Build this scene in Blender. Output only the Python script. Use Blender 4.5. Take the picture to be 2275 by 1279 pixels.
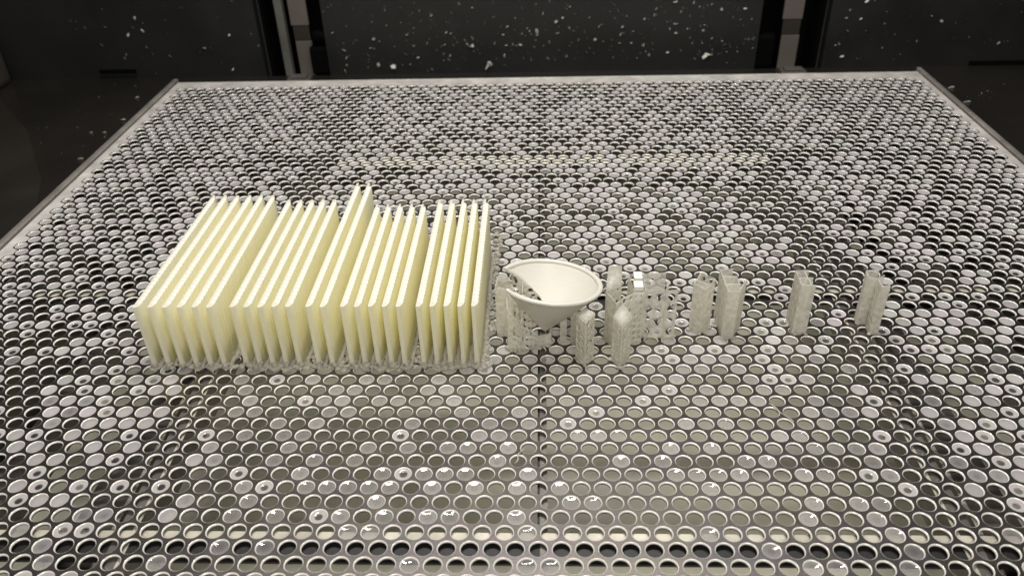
import bpy, bmesh, math, random
import numpy as np
from mathutils import Vector, Matrix

# ------------------------------------------------------------------ camera, light, exposure
S = 0.001                                   # everything below is written in millimetres
scene = bpy.context.scene
for o in list(bpy.data.objects): bpy.data.objects.remove(o)
COL = scene.collection
random.seed(7); rng = np.random.default_rng(7)

def cam_rot(rx, ry, rz):
    cx, sx, cy, sy, cz, sz = math.cos(rx), math.sin(rx), math.cos(ry), math.sin(ry), math.cos(rz), math.sin(rz)
    Rx = np.array([[1,0,0],[0,cx,-sx],[0,sx,cx]]); Ry = np.array([[cy,0,sy],[0,1,0],[-sy,0,cy]]); Rz = np.array([[cz,-sz,0],[sz,cz,0],[0,0,1]])
    return Rz @ Ry @ Rx
R = cam_rot(0.979431800, 0.0256461212, 0.0287595183)
cam = bpy.data.cameras.new('camera'); co = bpy.data.objects.new('camera', cam); COL.objects.link(co)
M = Matrix.Identity(4)
for i in range(3):
    for j in range(3): M[i][j] = R[i, j]
CAM = np.array([0.261063485*8, -57.6003321*8, 29.0319779*8])
for i in range(3): M[i][3] = CAM[i]*S
co.matrix_world = M
cam.sensor_width = 36; cam.lens = 1807.97/2275*36
cam.clip_start = 0.01; cam.clip_end = 20
cam.dof.use_dof = True; cam.dof.focus_distance = 0.365; cam.dof.aperture_fstop = 16.0
scene.camera = co

w = bpy.data.worlds.new('World'); scene.world = w; w.use_nodes = True
w.node_tree.nodes['Background'].inputs['Color'].default_value = (1.0, 0.96, 0.92, 1)
w.node_tree.nodes['Background'].inputs['Strength'].default_value = 0.09

def area(name, loc, target, sx, sy, power, col):
    l = bpy.data.lights.new(name, 'AREA'); l.shape = 'RECTANGLE'; l.size = sx; l.size_y = sy; l.energy = power; l.color = col
    o = bpy.data.objects.new(name, l); COL.objects.link(o); o.location = loc
    o.rotation_euler = (Vector(target)-Vector(loc)).to_track_quat('-Z', 'Y').to_euler()
    return o
area('ceiling_lamp', (-0.02, -0.02, 0.64), (0.0, -0.14, 0), 0.40, 0.06, 4.4, (1.0, 0.962, 0.91))
area('front_fill', (0.08, -0.85, 0.66), (0.0, -0.22, 0), 0.50, 0.10, 5.0, (1.0, 0.962, 0.91))  # unseen fill light, added to brighten hole walls and slab fronts
scene.view_settings.view_transform = 'Standard'; scene.view_settings.look = 'None'
scene.view_settings.exposure = 0.0; scene.view_settings.gamma = 1
scene.cycles.max_bounces = 18; scene.cycles.diffuse_bounces = 14; scene.cycles.glossy_bounces = 6; scene.cycles.transmission_bounces = 12; scene.cycles.transparent_max_bounces = 24; scene.cycles.caustics_reflective = False; scene.cycles.caustics_refractive = False

# ------------------------------------------------------------------ materials
class NT:
    def __init__(s, name):
        s.m = bpy.data.materials.new(name); s.m.use_nodes = True; s.t = s.m.node_tree
        s.p = s.t.nodes['Principled BSDF']; s.out = s.t.nodes['Material Output']
    def n(s, typ, **kw):
        nd = s.t.nodes.new(typ)
        for k, v in kw.items():
            if k in nd.inputs: nd.inputs[k].default_value = v
            else: setattr(nd, k, v)
        return nd
    def l(s, a, b): s.t.links.new(a, b)
    def coords(s): return s.n('ShaderNodeTexCoord').outputs['Object']
    def noise(s, scale, detail=3, rough=.55, vec=None):
        nd = s.n('ShaderNodeTexNoise', Scale=scale, Detail=detail, Roughness=rough)
        s.l(vec or s.coords(), nd.inputs['Vector']); return nd
    def ramp(s, fac, stops):
        r = s.n('ShaderNodeValToRGB'); cr = r.color_ramp
        while len(cr.elements) < len(stops): cr.elements.new(0.5)
        for e, (p, c) in zip(cr.elements, stops): e.position = p; e.color = (*c, 1) if len(c) == 3 else c
        s.l(fac, r.inputs['Fac']); return r.outputs['Color']
    def bump(s, h, strength, dist, nrm=None):
        b = s.n('ShaderNodeBump', Strength=strength, Distance=dist); s.l(h, b.inputs['Height'])
        if nrm: s.l(nrm, b.inputs['Normal'])
        s.l(b.outputs['Normal'], s.p.inputs['Normal']); return b.outputs['Normal']
    def set(s, **kw):
        for k, v in kw.items(): s.p.inputs[k.replace('_', ' ')].default_value = v
        return s
def g3(v): return (v, v, v)

def mat_plate():
    k = NT('brushed_steel'); k.set(Metallic=0.93, Roughness=0.45)
    a = k.noise(38, 3); c = k.ramp(a.outputs['Fac'], [(.30, (.136,.128,.105)), (.46, (.14,.129,.116)), (.60, (.138,.122,.128)), (.72, (.122,.125,.108))])
    b = k.noise(900, 4, .7)
    mx = k.n('ShaderNodeMix', data_type='RGBA', blend_type='MULTIPLY'); mx.inputs['Factor'].default_value = .55
    k.l(c, mx.inputs['A']); k.l(k.ramp(b.outputs['Fac'], [(.3, g3(.62)), (.7, g3(1.15))]), mx.inputs['B'])
    k.l(mx.outputs['Result'], k.p.inputs['Base Color'])
    k.l(k.ramp(k.noise(120, 4).outputs['Fac'], [(.3, g3(.30)), (.7, g3(.42))]), k.p.inputs['Roughness'])
    k.bump(k.noise(1400, 3, .7).outputs['Fac'], .25, .0002); return k.m
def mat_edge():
    k = NT('lit_hole_edge'); k.set(Metallic=0.15, Roughness=0.22)  # near-white colour paints the hole walls as brightly lit crescents
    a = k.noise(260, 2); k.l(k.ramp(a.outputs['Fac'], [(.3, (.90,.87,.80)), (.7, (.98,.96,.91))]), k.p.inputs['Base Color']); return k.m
def simple(name, col, rough, metal=0.0, n=None, nb=None, var=.25):
    k = NT(name); k.set(Roughness=rough, Metallic=metal)
    a = k.noise(n or 60, 4); lo = tuple(c*(1-var) for c in col); hi = tuple(c*(1+var) for c in col)
    k.l(k.ramp(a.outputs['Fac'], [(.3, lo), (.7, hi)]), k.p.inputs['Base Color'])
    if nb: k.bump(k.noise(nb, 3).outputs['Fac'], .3, .0005)
    return k.m
def mat_film():
    k = NT('milky_resin_film'); k.set(Roughness=.35); k.p.inputs['Base Color'].default_value = (.84,.815,.80,1); k.p.inputs['Specular IOR Level'].default_value = 0
    k.l(k.ramp(k.noise(45, 2).outputs['Fac'], [(.36, (.57,.59,.56)), (.5, (.61,.585,.58)), (.64, (.61,.56,.60))]), k.p.inputs['Base Color'])
    at = k.n('ShaderNodeAttribute', attribute_name='tau')
    ge = k.n('ShaderNodeNewGeometry'); d = k.n('ShaderNodeVectorMath', operation='DOT_PRODUCT')
    k.l(ge.outputs['Normal'], d.inputs[0]); k.l(ge.outputs['Incoming'], d.inputs[1])
    ab = k.n('ShaderNodeMath', operation='ABSOLUTE'); k.l(d.outputs['Value'], ab.inputs[0])
    mxm = k.n('ShaderNodeMath', operation='MAXIMUM'); k.l(ab.outputs[0], mxm.inputs[0]); mxm.inputs[1].default_value = .12
    dv = k.n('ShaderNodeMath', operation='DIVIDE'); k.l(at.outputs['Fac'], dv.inputs[0]); k.l(mxm.outputs[0], dv.inputs[1])
    ng = k.n('ShaderNodeMath', operation='MULTIPLY'); k.l(dv.outputs[0], ng.inputs[0]); ng.inputs[1].default_value = -1
    ex = k.n('ShaderNodeMath', operation='EXPONENT'); k.l(ng.outputs[0], ex.inputs[0])
    tr = k.n('ShaderNodeBsdfTransparent'); m1 = k.n('ShaderNodeMixShader')
    tl = k.n('ShaderNodeBsdfTranslucent'); tl.inputs['Color'].default_value = (.8,.78,.74,1)
    m0 = k.n('ShaderNodeMixShader'); m0.inputs[0].default_value = .22; k.l(k.p.outputs[0], m0.inputs[1]); k.l(tl.outputs[0], m0.inputs[2])
    k.l(ex.outputs[0], m1.inputs[0]); k.l(m0.outputs[0], m1.inputs[1]); k.l(tr.outputs[0], m1.inputs[2])
    gl = k.n('ShaderNodeBsdfGlossy'); gl.inputs['Roughness'].default_value = .04
    fr = k.n('ShaderNodeFresnel', IOR=1.5); m2 = k.n('ShaderNodeMixShader')
    k.l(fr.outputs[0], m2.inputs[0]); k.l(m1.outputs[0], m2.inputs[1]); k.l(gl.outputs[0], m2.inputs[2])
    k.l(m2.outputs[0], k.out.inputs['Surface']); return k.m
def mat_slab():
    k = NT('cream_cured_resin'); k.set(Roughness=.38)
    a = k.noise(160, 3)
    k.l(k.ramp(a.outputs['Fac'], [(.35, (.975,.95,.80)), (.65, (.98,.96,.85))]), k.p.inputs['Base Color'])
    oi = k.n('ShaderNodeObjectInfo'); mr = k.n('ShaderNodeMapRange'); mr.inputs['To Min'].default_value = .955; mr.inputs['To Max'].default_value = 1.0
    k.l(oi.outputs['Random'], mr.inputs['Value']); hs_ = k.n('ShaderNodeHueSaturation'); k.l(mr.outputs['Result'], hs_.inputs['Value'])
    lk = k.p.inputs['Base Color'].links[0].from_socket; k.l(lk, hs_.inputs['Color']); k.l(hs_.outputs['Color'], k.p.inputs['Base Color'])
    k.p.inputs['Subsurface Weight'].default_value = .25; k.p.inputs['Subsurface Radius'].default_value = (1.0, .88, .45); k.p.inputs['Subsurface Scale'].default_value = .009
    tl = k.n('ShaderNodeBsdfTranslucent'); tl.inputs['Color'].default_value = (.98,.965,.66,1)
    ms = k.n('ShaderNodeMixShader'); ms.inputs[0].default_value = .35
    k.l(k.p.outputs[0], ms.inputs[1]); k.l(tl.outputs[0], ms.inputs[2]); k.l(ms.outputs[0], k.out.inputs['Surface'])
    wv = k.n('ShaderNodeTexWave', wave_type='BANDS', bands_direction='Z'); wv.inputs['Scale'].default_value = 700; wv.inputs['Distortion'].default_value = .4
    k.l(k.coords(), wv.inputs['Vector']); k.bump(wv.outputs['Fac'], .08, .0002); return k.m
def mat_bead():
    k = NT('pale_bead_and_lit_rim'); k.set(Roughness=.6); k.p.inputs['Base Color'].default_value = (.85,.83,.755,1)
    k.p.inputs['Subsurface Weight'].default_value = .3; k.p.inputs['Subsurface Radius'].default_value = (1,.9,.6); k.p.inputs['Subsurface Scale'].default_value = .001
    return k.m
def mat_support(name='translucent_support_resin', opac=.50, col=(.93,.92,.875)):
    k = NT(name); k.set(Roughness=.25)
    a = k.noise(350, 3, .5)
    k.l(k.ramp(a.outputs['Fac'], [(.32, tuple(c*.93 for c in col)), (.62, col), (.75, tuple(min(1, c*1.15) for c in col))]), k.p.inputs['Base Color'])
    k.p.inputs['Subsurface Weight'].default_value = 0
    nm = k.bump(k.noise(380, 2).outputs['Fac'], .6, .0008)
    tr = k.n('ShaderNodeBsdfTransparent'); tr.inputs['Color'].default_value = (.96,.95,.92,1)
    tl = k.n('ShaderNodeBsdfTranslucent'); tl.inputs['Color'].default_value = (*col, 1)
    m0 = k.n('ShaderNodeMixShader'); m0.inputs[0].default_value = .55; k.l(k.p.outputs[0], m0.inputs[1]); k.l(tl.outputs[0], m0.inputs[2])
    m1 = k.n('ShaderNodeMixShader'); k.l(k.ramp(a.outputs['Fac'], [(.3, g3(max(0, opac-.18))), (.6, g3(opac+.08))]), m1.inputs[0])
    k.l(tr.outputs[0], m1.inputs[1]); k.l(m0.outputs[0], m1.inputs[2]); k.l(m1.outputs[0], k.out.inputs['Surface']); return k.m
def mat_funnel():
    k = NT('ivory_cured_resin'); k.set(Roughness=.3); k.p.inputs['Base Color'].default_value = (.69,.67,.605,1)
    k.p.inputs['Subsurface Weight'].default_value = .35; k.p.inputs['Subsurface Radius'].default_value = (1,.9,.7); k.p.inputs['Subsurface Scale'].default_value = .0015
    wv = k.n('ShaderNodeTexWave', wave_type='BANDS', bands_direction='Z'); wv.inputs['Scale'].default_value = 420; wv.inputs['Distortion'].default_value = .6
    k.l(k.coords(), wv.inputs['Vector']); k.bump(wv.outputs['Fac'], .12, .0003); return k.m
def mat_pool():
    k = NT('liquid_resin_surface'); k.set(Roughness=.2)
    a = k.noise(14, 3); k.l(k.ramp(a.outputs['Fac'], [(.30, (.82,.79,.64)), (.5, (.92,.90,.72)), (.7, (.92,.88,.80))]), k.p.inputs['Base Color']); return k.m
def mat_dark(name, c, rough, spec=.5):
    k = NT(name); k.set(Roughness=rough); k.p.inputs['Specular IOR Level'].default_value = spec
    a = k.noise(9, 5, .6)
    k.l(k.ramp(a.outputs['Fac'], [(.3, tuple(x*.75 for x in c)), (.7, tuple(x*1.25 for x in c))]), k.p.inputs['Base Color'])
    k.l(k.ramp(k.noise(25, 4).outputs['Fac'], [(.3, g3(rough*.8)), (.7, g3(min(1, rough*1.25)))]), k.p.inputs['Roughness'])
    return k.m
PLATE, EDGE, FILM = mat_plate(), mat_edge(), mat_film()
LOWER = simple('shaded_lower_hole_wall', (.045,.042,.036), .3, .8, 200)  # near-black ring paints the shaded line below each lit hole edge
MARGIN = simple('bare_margin_steel', (.70,.67,.635), .42, .2, 70)
STRAP = simple('strap_steel', (.17,.16,.14), .4, .5, 60)
VATW = simple('vat_side', (.10,.095,.075), .35, .2, 30)
STEEL = simple('pale_steel', (.70,.68,.62), .35, .35, 80)
RAILM = simple('dull_rail_steel', (.48,.45,.41), .38, .6, 50)
BEAMLIT = simple('lit_flange_metal', (.50,.47,.39), .4, .2, 90)  # pale colour paints the lit strip along the beams
BEAMPALE = simple('brightest_lit_flange', (.78,.755,.64), .35, 0, 90, None, .05)  # paler copy of the flange colour, painting one strip as strongly lit
BRACK = simple('dim_bracket_steel', (.13,.115,.105), .4, .3, 30)
BLACKM = mat_dark('black_metal_and_shade', (.006,.0055,.005), .5)  # also serves as painted shade beside the flanges
UNDER = simple('under_frame_metal', (.16,.15,.135), .35, .5, 40)
SLAB, BEAD, SUP, FUN, POOL = mat_slab(), mat_bead(), mat_support(), mat_funnel(), mat_pool()
SUP2 = mat_support('cloudy_support_resin', .68, (.93,.92,.87))
CRUMB = mat_support('crumbly_resin', .85, (.78,.76,.69))
TAB = simple('opaque_white_resin', (.84,.83,.77), .35, 0, 200, None, .03)
WALLM = mat_dark('black_painted_panel', (.0135,.0135,.013), .42, .45)
DECKM = mat_dark('black_glossy_deck', (.0165,.0145,.0125), .26, .5)
PANELB = mat_dark('brown_grey_cover', (.035,.030,.024), .6)
DECKREFL = mat_dark('brown_grey_deck_reflection', (.0205,.0175,.0145), .4)
SLOTM = mat_dark('black_slot', (.0008,.0008,.0008), .9, .1)
BELT = simple('brown_grey_belt', (.11,.094,.082), .6, 0, 20, None, .15)
BELTD = simple('dark_belt_joint', (.022,.019,.014), .6, 0, 20)
STRIPM = simple('grey_green_strip', (.125,.125,.108), .5, .2, 20)
DUST = simple('dim_resin_dust', (.26,.26,.24), .5, 0, 300, None, .6)
FLECK = simple('cured_resin_fleck', (.62,.62,.57), .4, 0, 300, None, .3)

# ------------------------------------------------------------------ builders
def tag(o, label=None, cat=None, group=None, kind=None):
    if label: o['label'] = label
    if cat: o['category'] = cat
    if group: o['group'] = group
    if kind: o['kind'] = kind
    return o
def empty(name, loc=(0,0,0)):
    o = bpy.data.objects.new(name, None); o.empty_display_size = .01; COL.objects.link(o); o.location = [c*S for c in loc]; return o
def link(name, me, parent=None, loc=None):
    o = bpy.data.objects.new(name, me); COL.objects.link(o)
    if parent: o.parent = parent
    if loc is not None: o.location = [c*S for c in loc]
    return o
def np_mesh(name, V, faces, mats, mi=None, smooth=True, tau=None):
    me = bpy.data.meshes.new(name); V = np.asarray(V, np.float32)*S
    sizes = np.concatenate([np.full(len(f), f.shape[1], np.int32) for f in faces]); loops = np.concatenate([f.ravel() for f in faces]).astype(np.int32)
    me.vertices.add(len(V)); me.vertices.foreach_set('co', V.ravel())
    me.loops.add(len(loops)); me.loops.foreach_set('vertex_index', loops)
    me.polygons.add(len(sizes)); me.polygons.foreach_set('loop_start', np.concatenate([[0], np.cumsum(sizes)[:-1]]).astype(np.int32))
    me.polygons.foreach_set('loop_total', sizes)
    for m in mats: me.materials.append(m)
    if mi is not None: me.polygons.foreach_set('material_index', np.asarray(mi, np.int32))
    me.polygons.foreach_set('use_smooth', np.full(len(sizes), smooth, bool) if np.isscalar(smooth) else smooth)
    if tau is not None:
        a = me.attributes.new('tau', 'FLOAT', 'POINT'); a.data.foreach_set('value', np.asarray(tau, np.float32))
    me.update(calc_edges=True); me.validate(); return me
class MB:
    def __init__(s): s.v = []; s.f = []; s.sm = []; s.mi = []
    def add(s, vs, fs, smooth=False, mi=0):
        b = len(s.v); s.v += [tuple(v) for v in vs]; s.f += [tuple(b+i for i in f) for f in fs]; s.sm += [smooth]*len(fs); s.mi += [mi]*len(fs)
    def box(s, a, b, bev=0):
        x0,y0,z0 = a; x1,y1,z1 = b
        if not bev:
            s.add([(x,y,z) for z in (z0,z1) for y in (y0,y1) for x in (x0,x1)], [(0,2,3,1),(4,5,7,6),(0,1,5,4),(2,6,7,3),(0,4,6,2),(1,3,7,5)])
        else:
            bm = bmesh.new(); bmesh.ops.create_cube(bm, size=1)
            for v in bm.verts: v.co = ((x0+x1)/2+v.co.x*(x1-x0), (y0+y1)/2+v.co.y*(y1-y0), (z0+z1)/2+v.co.z*(z1-z0))
            bmesh.ops.bevel(bm, geom=bm.edges[:], offset=bev, segments=2, affect='EDGES', profile=.6)
            bm.verts.index_update(); s.add([tuple(v.co) for v in bm.verts], [tuple(v.index for v in f.verts) for f in bm.faces]); bm.free()
    def lump(s, c, r, flat=.7, j=.25, rnd=random, seg=6):
        vs = [(c[0], c[1], c[2]+r*flat)]
        for ring, (rr, zz) in enumerate(((.75, .6), (1, 0), (.7, -.6))):
            for i in range(seg):
                a = 2*math.pi*(i+.5*ring)/seg; q = r*rr*(1+rnd.uniform(-j, j))
                vs.append((c[0]+q*math.cos(a), c[1]+q*math.sin(a), c[2]+r*flat*zz*(1+rnd.uniform(-j, j))))
        vs.append((c[0], c[1], c[2]-r*flat)); n = seg; fs = [(0, 1+i, 1+(i+1)%n) for i in range(n)]
        for k in range(2):
            b = 1+k*n
            for i in range(n): fs.append((b+i, b+n+i, b+n+(i+1)%n, b+(i+1)%n))
        b = 1+2*n; fs += [(b+i, len(vs)-1, b+(i+1)%n) for i in range(n)]
        s.add(vs, fs, True)
    def mesh(s, name, mats):
        me = bpy.data.meshes.new(name); me.from_pydata([[c*S for c in v] for v in s.v], [], s.f)
        for m in (mats if isinstance(mats, (list, tuple)) else [mats]): me.materials.append(m)
        me.polygons.foreach_set('use_smooth', s.sm); me.polygons.foreach_set('material_index', s.mi); me.update(); return me
    def obj(s, name, mats, parent=None, loc=None): return link(name, s.mesh(name, mats), parent, loc)

# ------------------------------------------------------------------ setting: deck, wall
YW, ZD = 260.0, -17.0
b = MB(); b.box((-900, -700, ZD-6), (-312, YW, ZD)); b.obj('machine_deck', DECKM); tag(bpy.data.objects['machine_deck'], kind='structure')
b = MB(); b.box((314, -700, ZD-6), (900, YW, ZD)); tag(b.obj('machine_deck', DECKM), kind='structure')
b = MB(); b.box((-312, 205, ZD-6), (314, YW, ZD)); tag(b.obj('machine_deck', DECKM), kind='structure')
b = MB(); b.box((-900, YW, -80), (-250, YW+12, 420)); tag(b.obj('back_wall', WALLM), kind='structure')
b = MB(); b.box((-191, YW, -80), (192, YW+12, 420)); tag(b.obj('back_wall', WALLM), kind='structure')
b = MB(); b.box((251, YW, -80), (900, YW+12, 420)); tag(b.obj('back_wall', WALLM), kind='structure')
b = MB(); b.box((-760, 226, ZD+.5), (-486, 256, 300), 4); tag(b.obj('side_cover', PANELB), 'brown grey cover standing at the far left beside the dark wall', 'machine cover')
b = MB(); b.add([(-900, 225, ZD+.4), (-487, 225, ZD+.4), (-411, 140, ZD+.4), (-352, 50, ZD+.4), (-322, -20, ZD+.4), (-322, -300, ZD+.4), (-900, -300, ZD+.4)], [(6,5,4,3,2,1,0)]); tag(b.obj('deck_reflection_patch', DECKREFL), kind='structure')  # lighter brown patch that paints a faint reflection onto the deck
for x0, x1, zz, lab in ((-404, -370, -11, 'left'), (380, 440, -15.5, 'right')):
    t = empty('wall_slot', ((x0+x1)/2, YW, zz)); tag(t, 'short black slot low in the dark wall near the %s corner of the platform' % lab, 'slot')
    b = MB(); b.box((x0-(x0+x1)/2, -1.2, -1.4), (x1-(x0+x1)/2, -.2, 2.6)); b.obj('slot_opening', SLOTM, t)
    b = MB(); b.box((x0-(x0+x1)/2, -2.6, -2.2), (x1-(x0+x1)/2, -.2, -1.6)); b.obj('slot_lip', WALLM, t)

def rail(side, x0, x1, strip, belt, zj, lab):
    t = empty('lift_rail', ((x0+x1)/2, YW, 0)); tag(t, lab, 'lift rail', 'lift rails in the back wall'); cx = (x0+x1)/2
    b = MB(); b.box((x0-cx-2, 52, -90), (x1-cx+2, 56, 420)); b.obj('recess_back', SLOTM, t)
    b = MB(); b.box((x0-cx, 12.5, -90), (x0-cx+2.5, 51.5, 420)); b.box((x1-cx-2.5, 12.5, -90), (x1-cx, 51.5, 420)); b.obj('recess_cheek', SLOTM, t)
    if strip:
        b = MB(); b.box((strip[0]-cx, 6, -70), (strip[1]-cx, 14, 418), .8); b.obj('guide_strip', STRIPM, t)
    b = MB(); b.box((belt[0]-cx, 8, zj+14), (belt[1]-cx, 11, 418), .5); b.box((belt[0]-cx+1.5, 8, -70), (belt[1]-cx, 11, zj), .5); bl = b.obj('belt', BELT, t)
    b = MB(); b.box((belt[0]-cx+1, 8.6, zj+.3), (belt[1]-cx-.5, 10.6, zj+13.7), .5); b.obj('belt_joint', BELTD, bl)
    b = MB()
    if side < 0: b.box((x1-cx-17, 2, ZD), (x1-cx+4, 14, 8), 2.5); b.box((x1-cx-12, 0, 14), (x1-cx+2.5, 10, 22), 3)
    else: b.box((x0-cx-3, 2, ZD), (x0-cx+16, 14, 12), 2.5)
    b.obj('clamp', SLOTM, t)
    b = MB(); b.box((belt[0]-cx-3, -24, -17), (belt[1]-cx+2, -14, -12), 1.2); b.box((belt[0]-cx, -23, -11.9), (belt[1]-cx-1, -15, -10), .8); b.obj('bracket', BRACK, t)
rail(-1, -250, -191, (-234, -227), (-222, -206), 12, 'black rail recess with grey strip and brown belt, left of centre in back wall')
rail(1, 192, 251, None, (213, 230), 10, 'black rail recess with a single brown grey belt, right side of back wall')

# ------------------------------------------------------------------ flecks on wall and deck
def flake(mb, c, size, ax, rot, rnd):
    n = rnd.choice((4, 5)); u = Vector(ax[0]); v = Vector(ax[1]); nn = u.cross(v); asp = rnd.choice((.15, .25, .4, .7)); vs = []
    for zz in (0, size*.12):
        for i in range(n):
            a = 2*math.pi*i/n+rot; q = size*.5*rnd.uniform(.6, 1.1); p = u*math.cos(a)*q+v*math.sin(a)*q*asp
            p = u*(p.dot(u)*math.cos(rot)-p.dot(v)*math.sin(rot))+v*(p.dot(u)*math.sin(rot)+p.dot(v)*math.cos(rot))
            vs.append(tuple(Vector(c)+p+nn*(zz+.15+.18*size*math.cos(a+1))))
    mb.add(vs, [tuple(range(n))[::-1], tuple(range(n, 2*n))]+[(i, (i+1)%n, n+(i+1)%n, n+i) for i in range(n)])
rnd = random.Random(11)
def wall_spot():
    while True:
        x = rnd.choice((rnd.gauss(0, 120), rnd.uniform(-420, 420), rnd.uniform(-190, 190))); z = rnd.triangular(-15, 75, 5)
        if abs(x) > 460 or (-252 < x < -189) or (190 < x < 253): continue
        return (x, YW-.2, z)
WA = ((1,0,0), (0,0,1)); DA = ((1,0,0), (0,1,0))
FL = [(-357.5, 37.3, 4.6, 'oval pale flake high on the dark wall, above the left rear corner area'), (-354.1, 26.5, 5, 'slender leaning flake below an oval one on the left of the wall'),
 (-367.9, 22.8, 5.5, 'flake in the small cluster at the far left of the dark wall'), (-301.4, 9.9, 4, 'round flake on the wall midway between left corner and left rail'),
 (-279.8, -9.9, 5, 'slanting flake low on the wall just left of the left rail'), (-276.3, 21.2, 3, 'small bright flake high beside the left edge of the left rail'),
 (-175.1, 5.8, 4.4, 'upper flake of the bent pair just right of the left rail'), (-174.0, -0.8, 5, 'lower leaning flake of the bent pair just right of the left rail'),
 (-176.7, -14.0, 5, 'upright oval flake just above the plate edge right of the left rail'), (-145.8, -7.9, 5.6, 'forked bright flake low on the wall behind the tall slab pair'),
 (-132.4, -9.3, 7, 'long slanting bright flake right beside a forked one'), (-80.2, -0.3, 3.4, 'small round flake left of the widest flake on the wall'),
 (-47.0, -10.3, 10.5, 'widest slanting flake low in the middle of the dark wall'), (-101.3, -14.0, 4, 'small oval flake close above the plate edge left of the widest flake'),
 (8.2, -19.9, 5, 'blurred oval flake at the plate edge right of the centre seam'), (-60.8, 7.1, 6.5, 'upright ragged flake above the widest flake'),
 (279.0, 40.4, 4.5, 'pale flake cut by the top edge, right of the right rail'), (277.2, 25.7, 3.6, 'small flake on the wall right of the right rail, below the top one'),
 (268.1, 15.8, 3.6, 'tiny bright flake close beside the right rail'), (267.5, -6.8, 5, 'upright flake low beside the foot of the right rail'),
 (-2.0, 20.0, 5, 'bright flake at mid height above the centre seam'), (147.0, -4.5, 8, 'level slender flake low on the wall left of the right rail'),
 (92.2, 6.2, 4, 'round flake in the dusty patch right of the wall centre'), (118.0, 24, 4, 'round flake high on the wall well left of the right rail')]
FD = [(-340.6, 158.4, 6.5, 'ragged flake cluster on the black deck left of the platform'), (-349.9, 209.2, 3.6, 'round flake on the deck near the left rear platform corner'),
 (-355.1, 133.1, 4.2, 'left flake of a level pair on the left deck'), (-344.0, 132.7, 4.2, 'right flake of a level pair on the left deck'),
 (-340.4, 83.4, 6.5, 'long level flake on the left deck close to the side rail'), (341.4, 172.5, 5.6, 'flat flake on the right deck nearest the camera'),
 (343.1, 205.0, 5.6, 'thin level flake on the right deck, middle of three'), (335.0, 224.0, 4, 'faint flake on the right deck nearest the plate corner')]
for x, z, sz, lab in FL:
    mb = MB(); flake(mb, (0,0,0), sz, WA, rnd.uniform(0, 3), rnd)
    if sz > 5.4: flake(mb, (sz*.2, -.1, sz*.15), sz*.7, WA, rnd.uniform(0, 3), rnd)
    tag(mb.obj('resin_flake', FLECK, None, (x, YW-.3, z)), lab, 'resin flake', 'resin flakes on the back wall')
for x, y, sz, lab in FD:
    mb = MB(); flake(mb, (0,0,0), sz, DA, rnd.uniform(-.3, .3), rnd)
    tag(mb.obj('resin_flake', FLECK, None, (x, y, ZD+.1)), lab, 'resin flake', 'resin flakes on the deck')
mb = MB()
for i in range(700):
    c = wall_spot(); z_ = rnd.choice((.6, .8, 1.0, 1.4, 2.0, 2.8, 3.6)); flake(mb, c, z_, WA, rnd.uniform(0, 3), rnd)
tag(mb.obj('resin_dust', DUST), 'fine pale resin dust sprinkled over the black back wall', 'resin dust', kind='stuff')
mb = MB()
for i in range(110): flake(mb, (rnd.choice((-1, -1, 1))*rnd.uniform(316, 420), rnd.uniform(-110, 250), ZD), rnd.choice((.4, .7, 1.2)), DA, rnd.uniform(0, 3), rnd)
tag(mb.obj('resin_dust', FLECK), 'fine pale resin dust on the black deck beside the platform', 'resin dust', kind='stuff')

# ------------------------------------------------------------------ platform
P = 8.0; RY = P*math.sqrt(3)/2
K0, K1, IM = -26, 49, 37
plat = empty('build_platform', (0, 0, 0)); tag(plat, 'large perforated steel build platform with honeycomb rows of round holes', 'platform')
def hexr(a):                                            # distance from the centre to the hexagon edge at angle a
    k = (a+math.pi/6) % (math.pi/3)-math.pi/6
    return (P/2)/math.cos(k)
def ring_template(n, jit=0):
    V = []; 
    for i in range(n):
        a = 2*math.pi*i/n; r = hexr(a); V.append((r*math.cos(a), r*math.sin(a), 0))
    for r, z in ((3.38, 0), (3.25, -.07), (3.08, -.30), (3.03, -.72), (2.98, -1.2)):
        for i in range(n):
            a = 2*math.pi*i/n; V.append((r*math.cos(a), r*math.sin(a), z))
    F = []; mi = []
    for k in range(5):
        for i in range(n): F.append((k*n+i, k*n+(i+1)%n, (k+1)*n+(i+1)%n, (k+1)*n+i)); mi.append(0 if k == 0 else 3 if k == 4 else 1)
    return np.array(V), np.array(F), np.array(mi)
def centres(k0, k1):
    return [(i*P+(P/2 if k % 2 else 0), -k*RY, k, i) for k in range(k0, k1) for i in range(-IM, IM+1)]
def build_cells(n, k0, k1):
    V, F, mi = ring_template(n); c = np.array([(x, y, 0) for x, y, _, _ in centres(k0, k1)])
    VV = (V[None]+c[:, None]).reshape(-1, 3); FF = (F[None]+(np.arange(len(c))*len(V))[:, None, None]).reshape(-1, 4)
    return VV, FF, np.tile(mi, len(c))
A = build_cells(12, K0, -8); B = build_cells(24, -8, K1)
VV = np.concatenate([A[0], B[0]]); FF = np.concatenate([A[1], B[1]+len(A[0])]); MI = np.concatenate([A[2], B[2]])
XL, XR, YB, YF = -305.3, 308.3, 196.0, -(K1+1)*RY
mv, mf = [], []
def q4(a, b, c, d):
    n = len(mv); mv.extend([(*p, 0) for p in (a, b, c, d)]); mf.append((n, n+1, n+2, n+3))
hs, ht = P/2/math.cos(math.pi/6)/2, P/2/math.cos(math.pi/6)    # 2.309, 4.619
ytop, ybot = -K0*RY+hs, -(K1-1)*RY-hs
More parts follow.
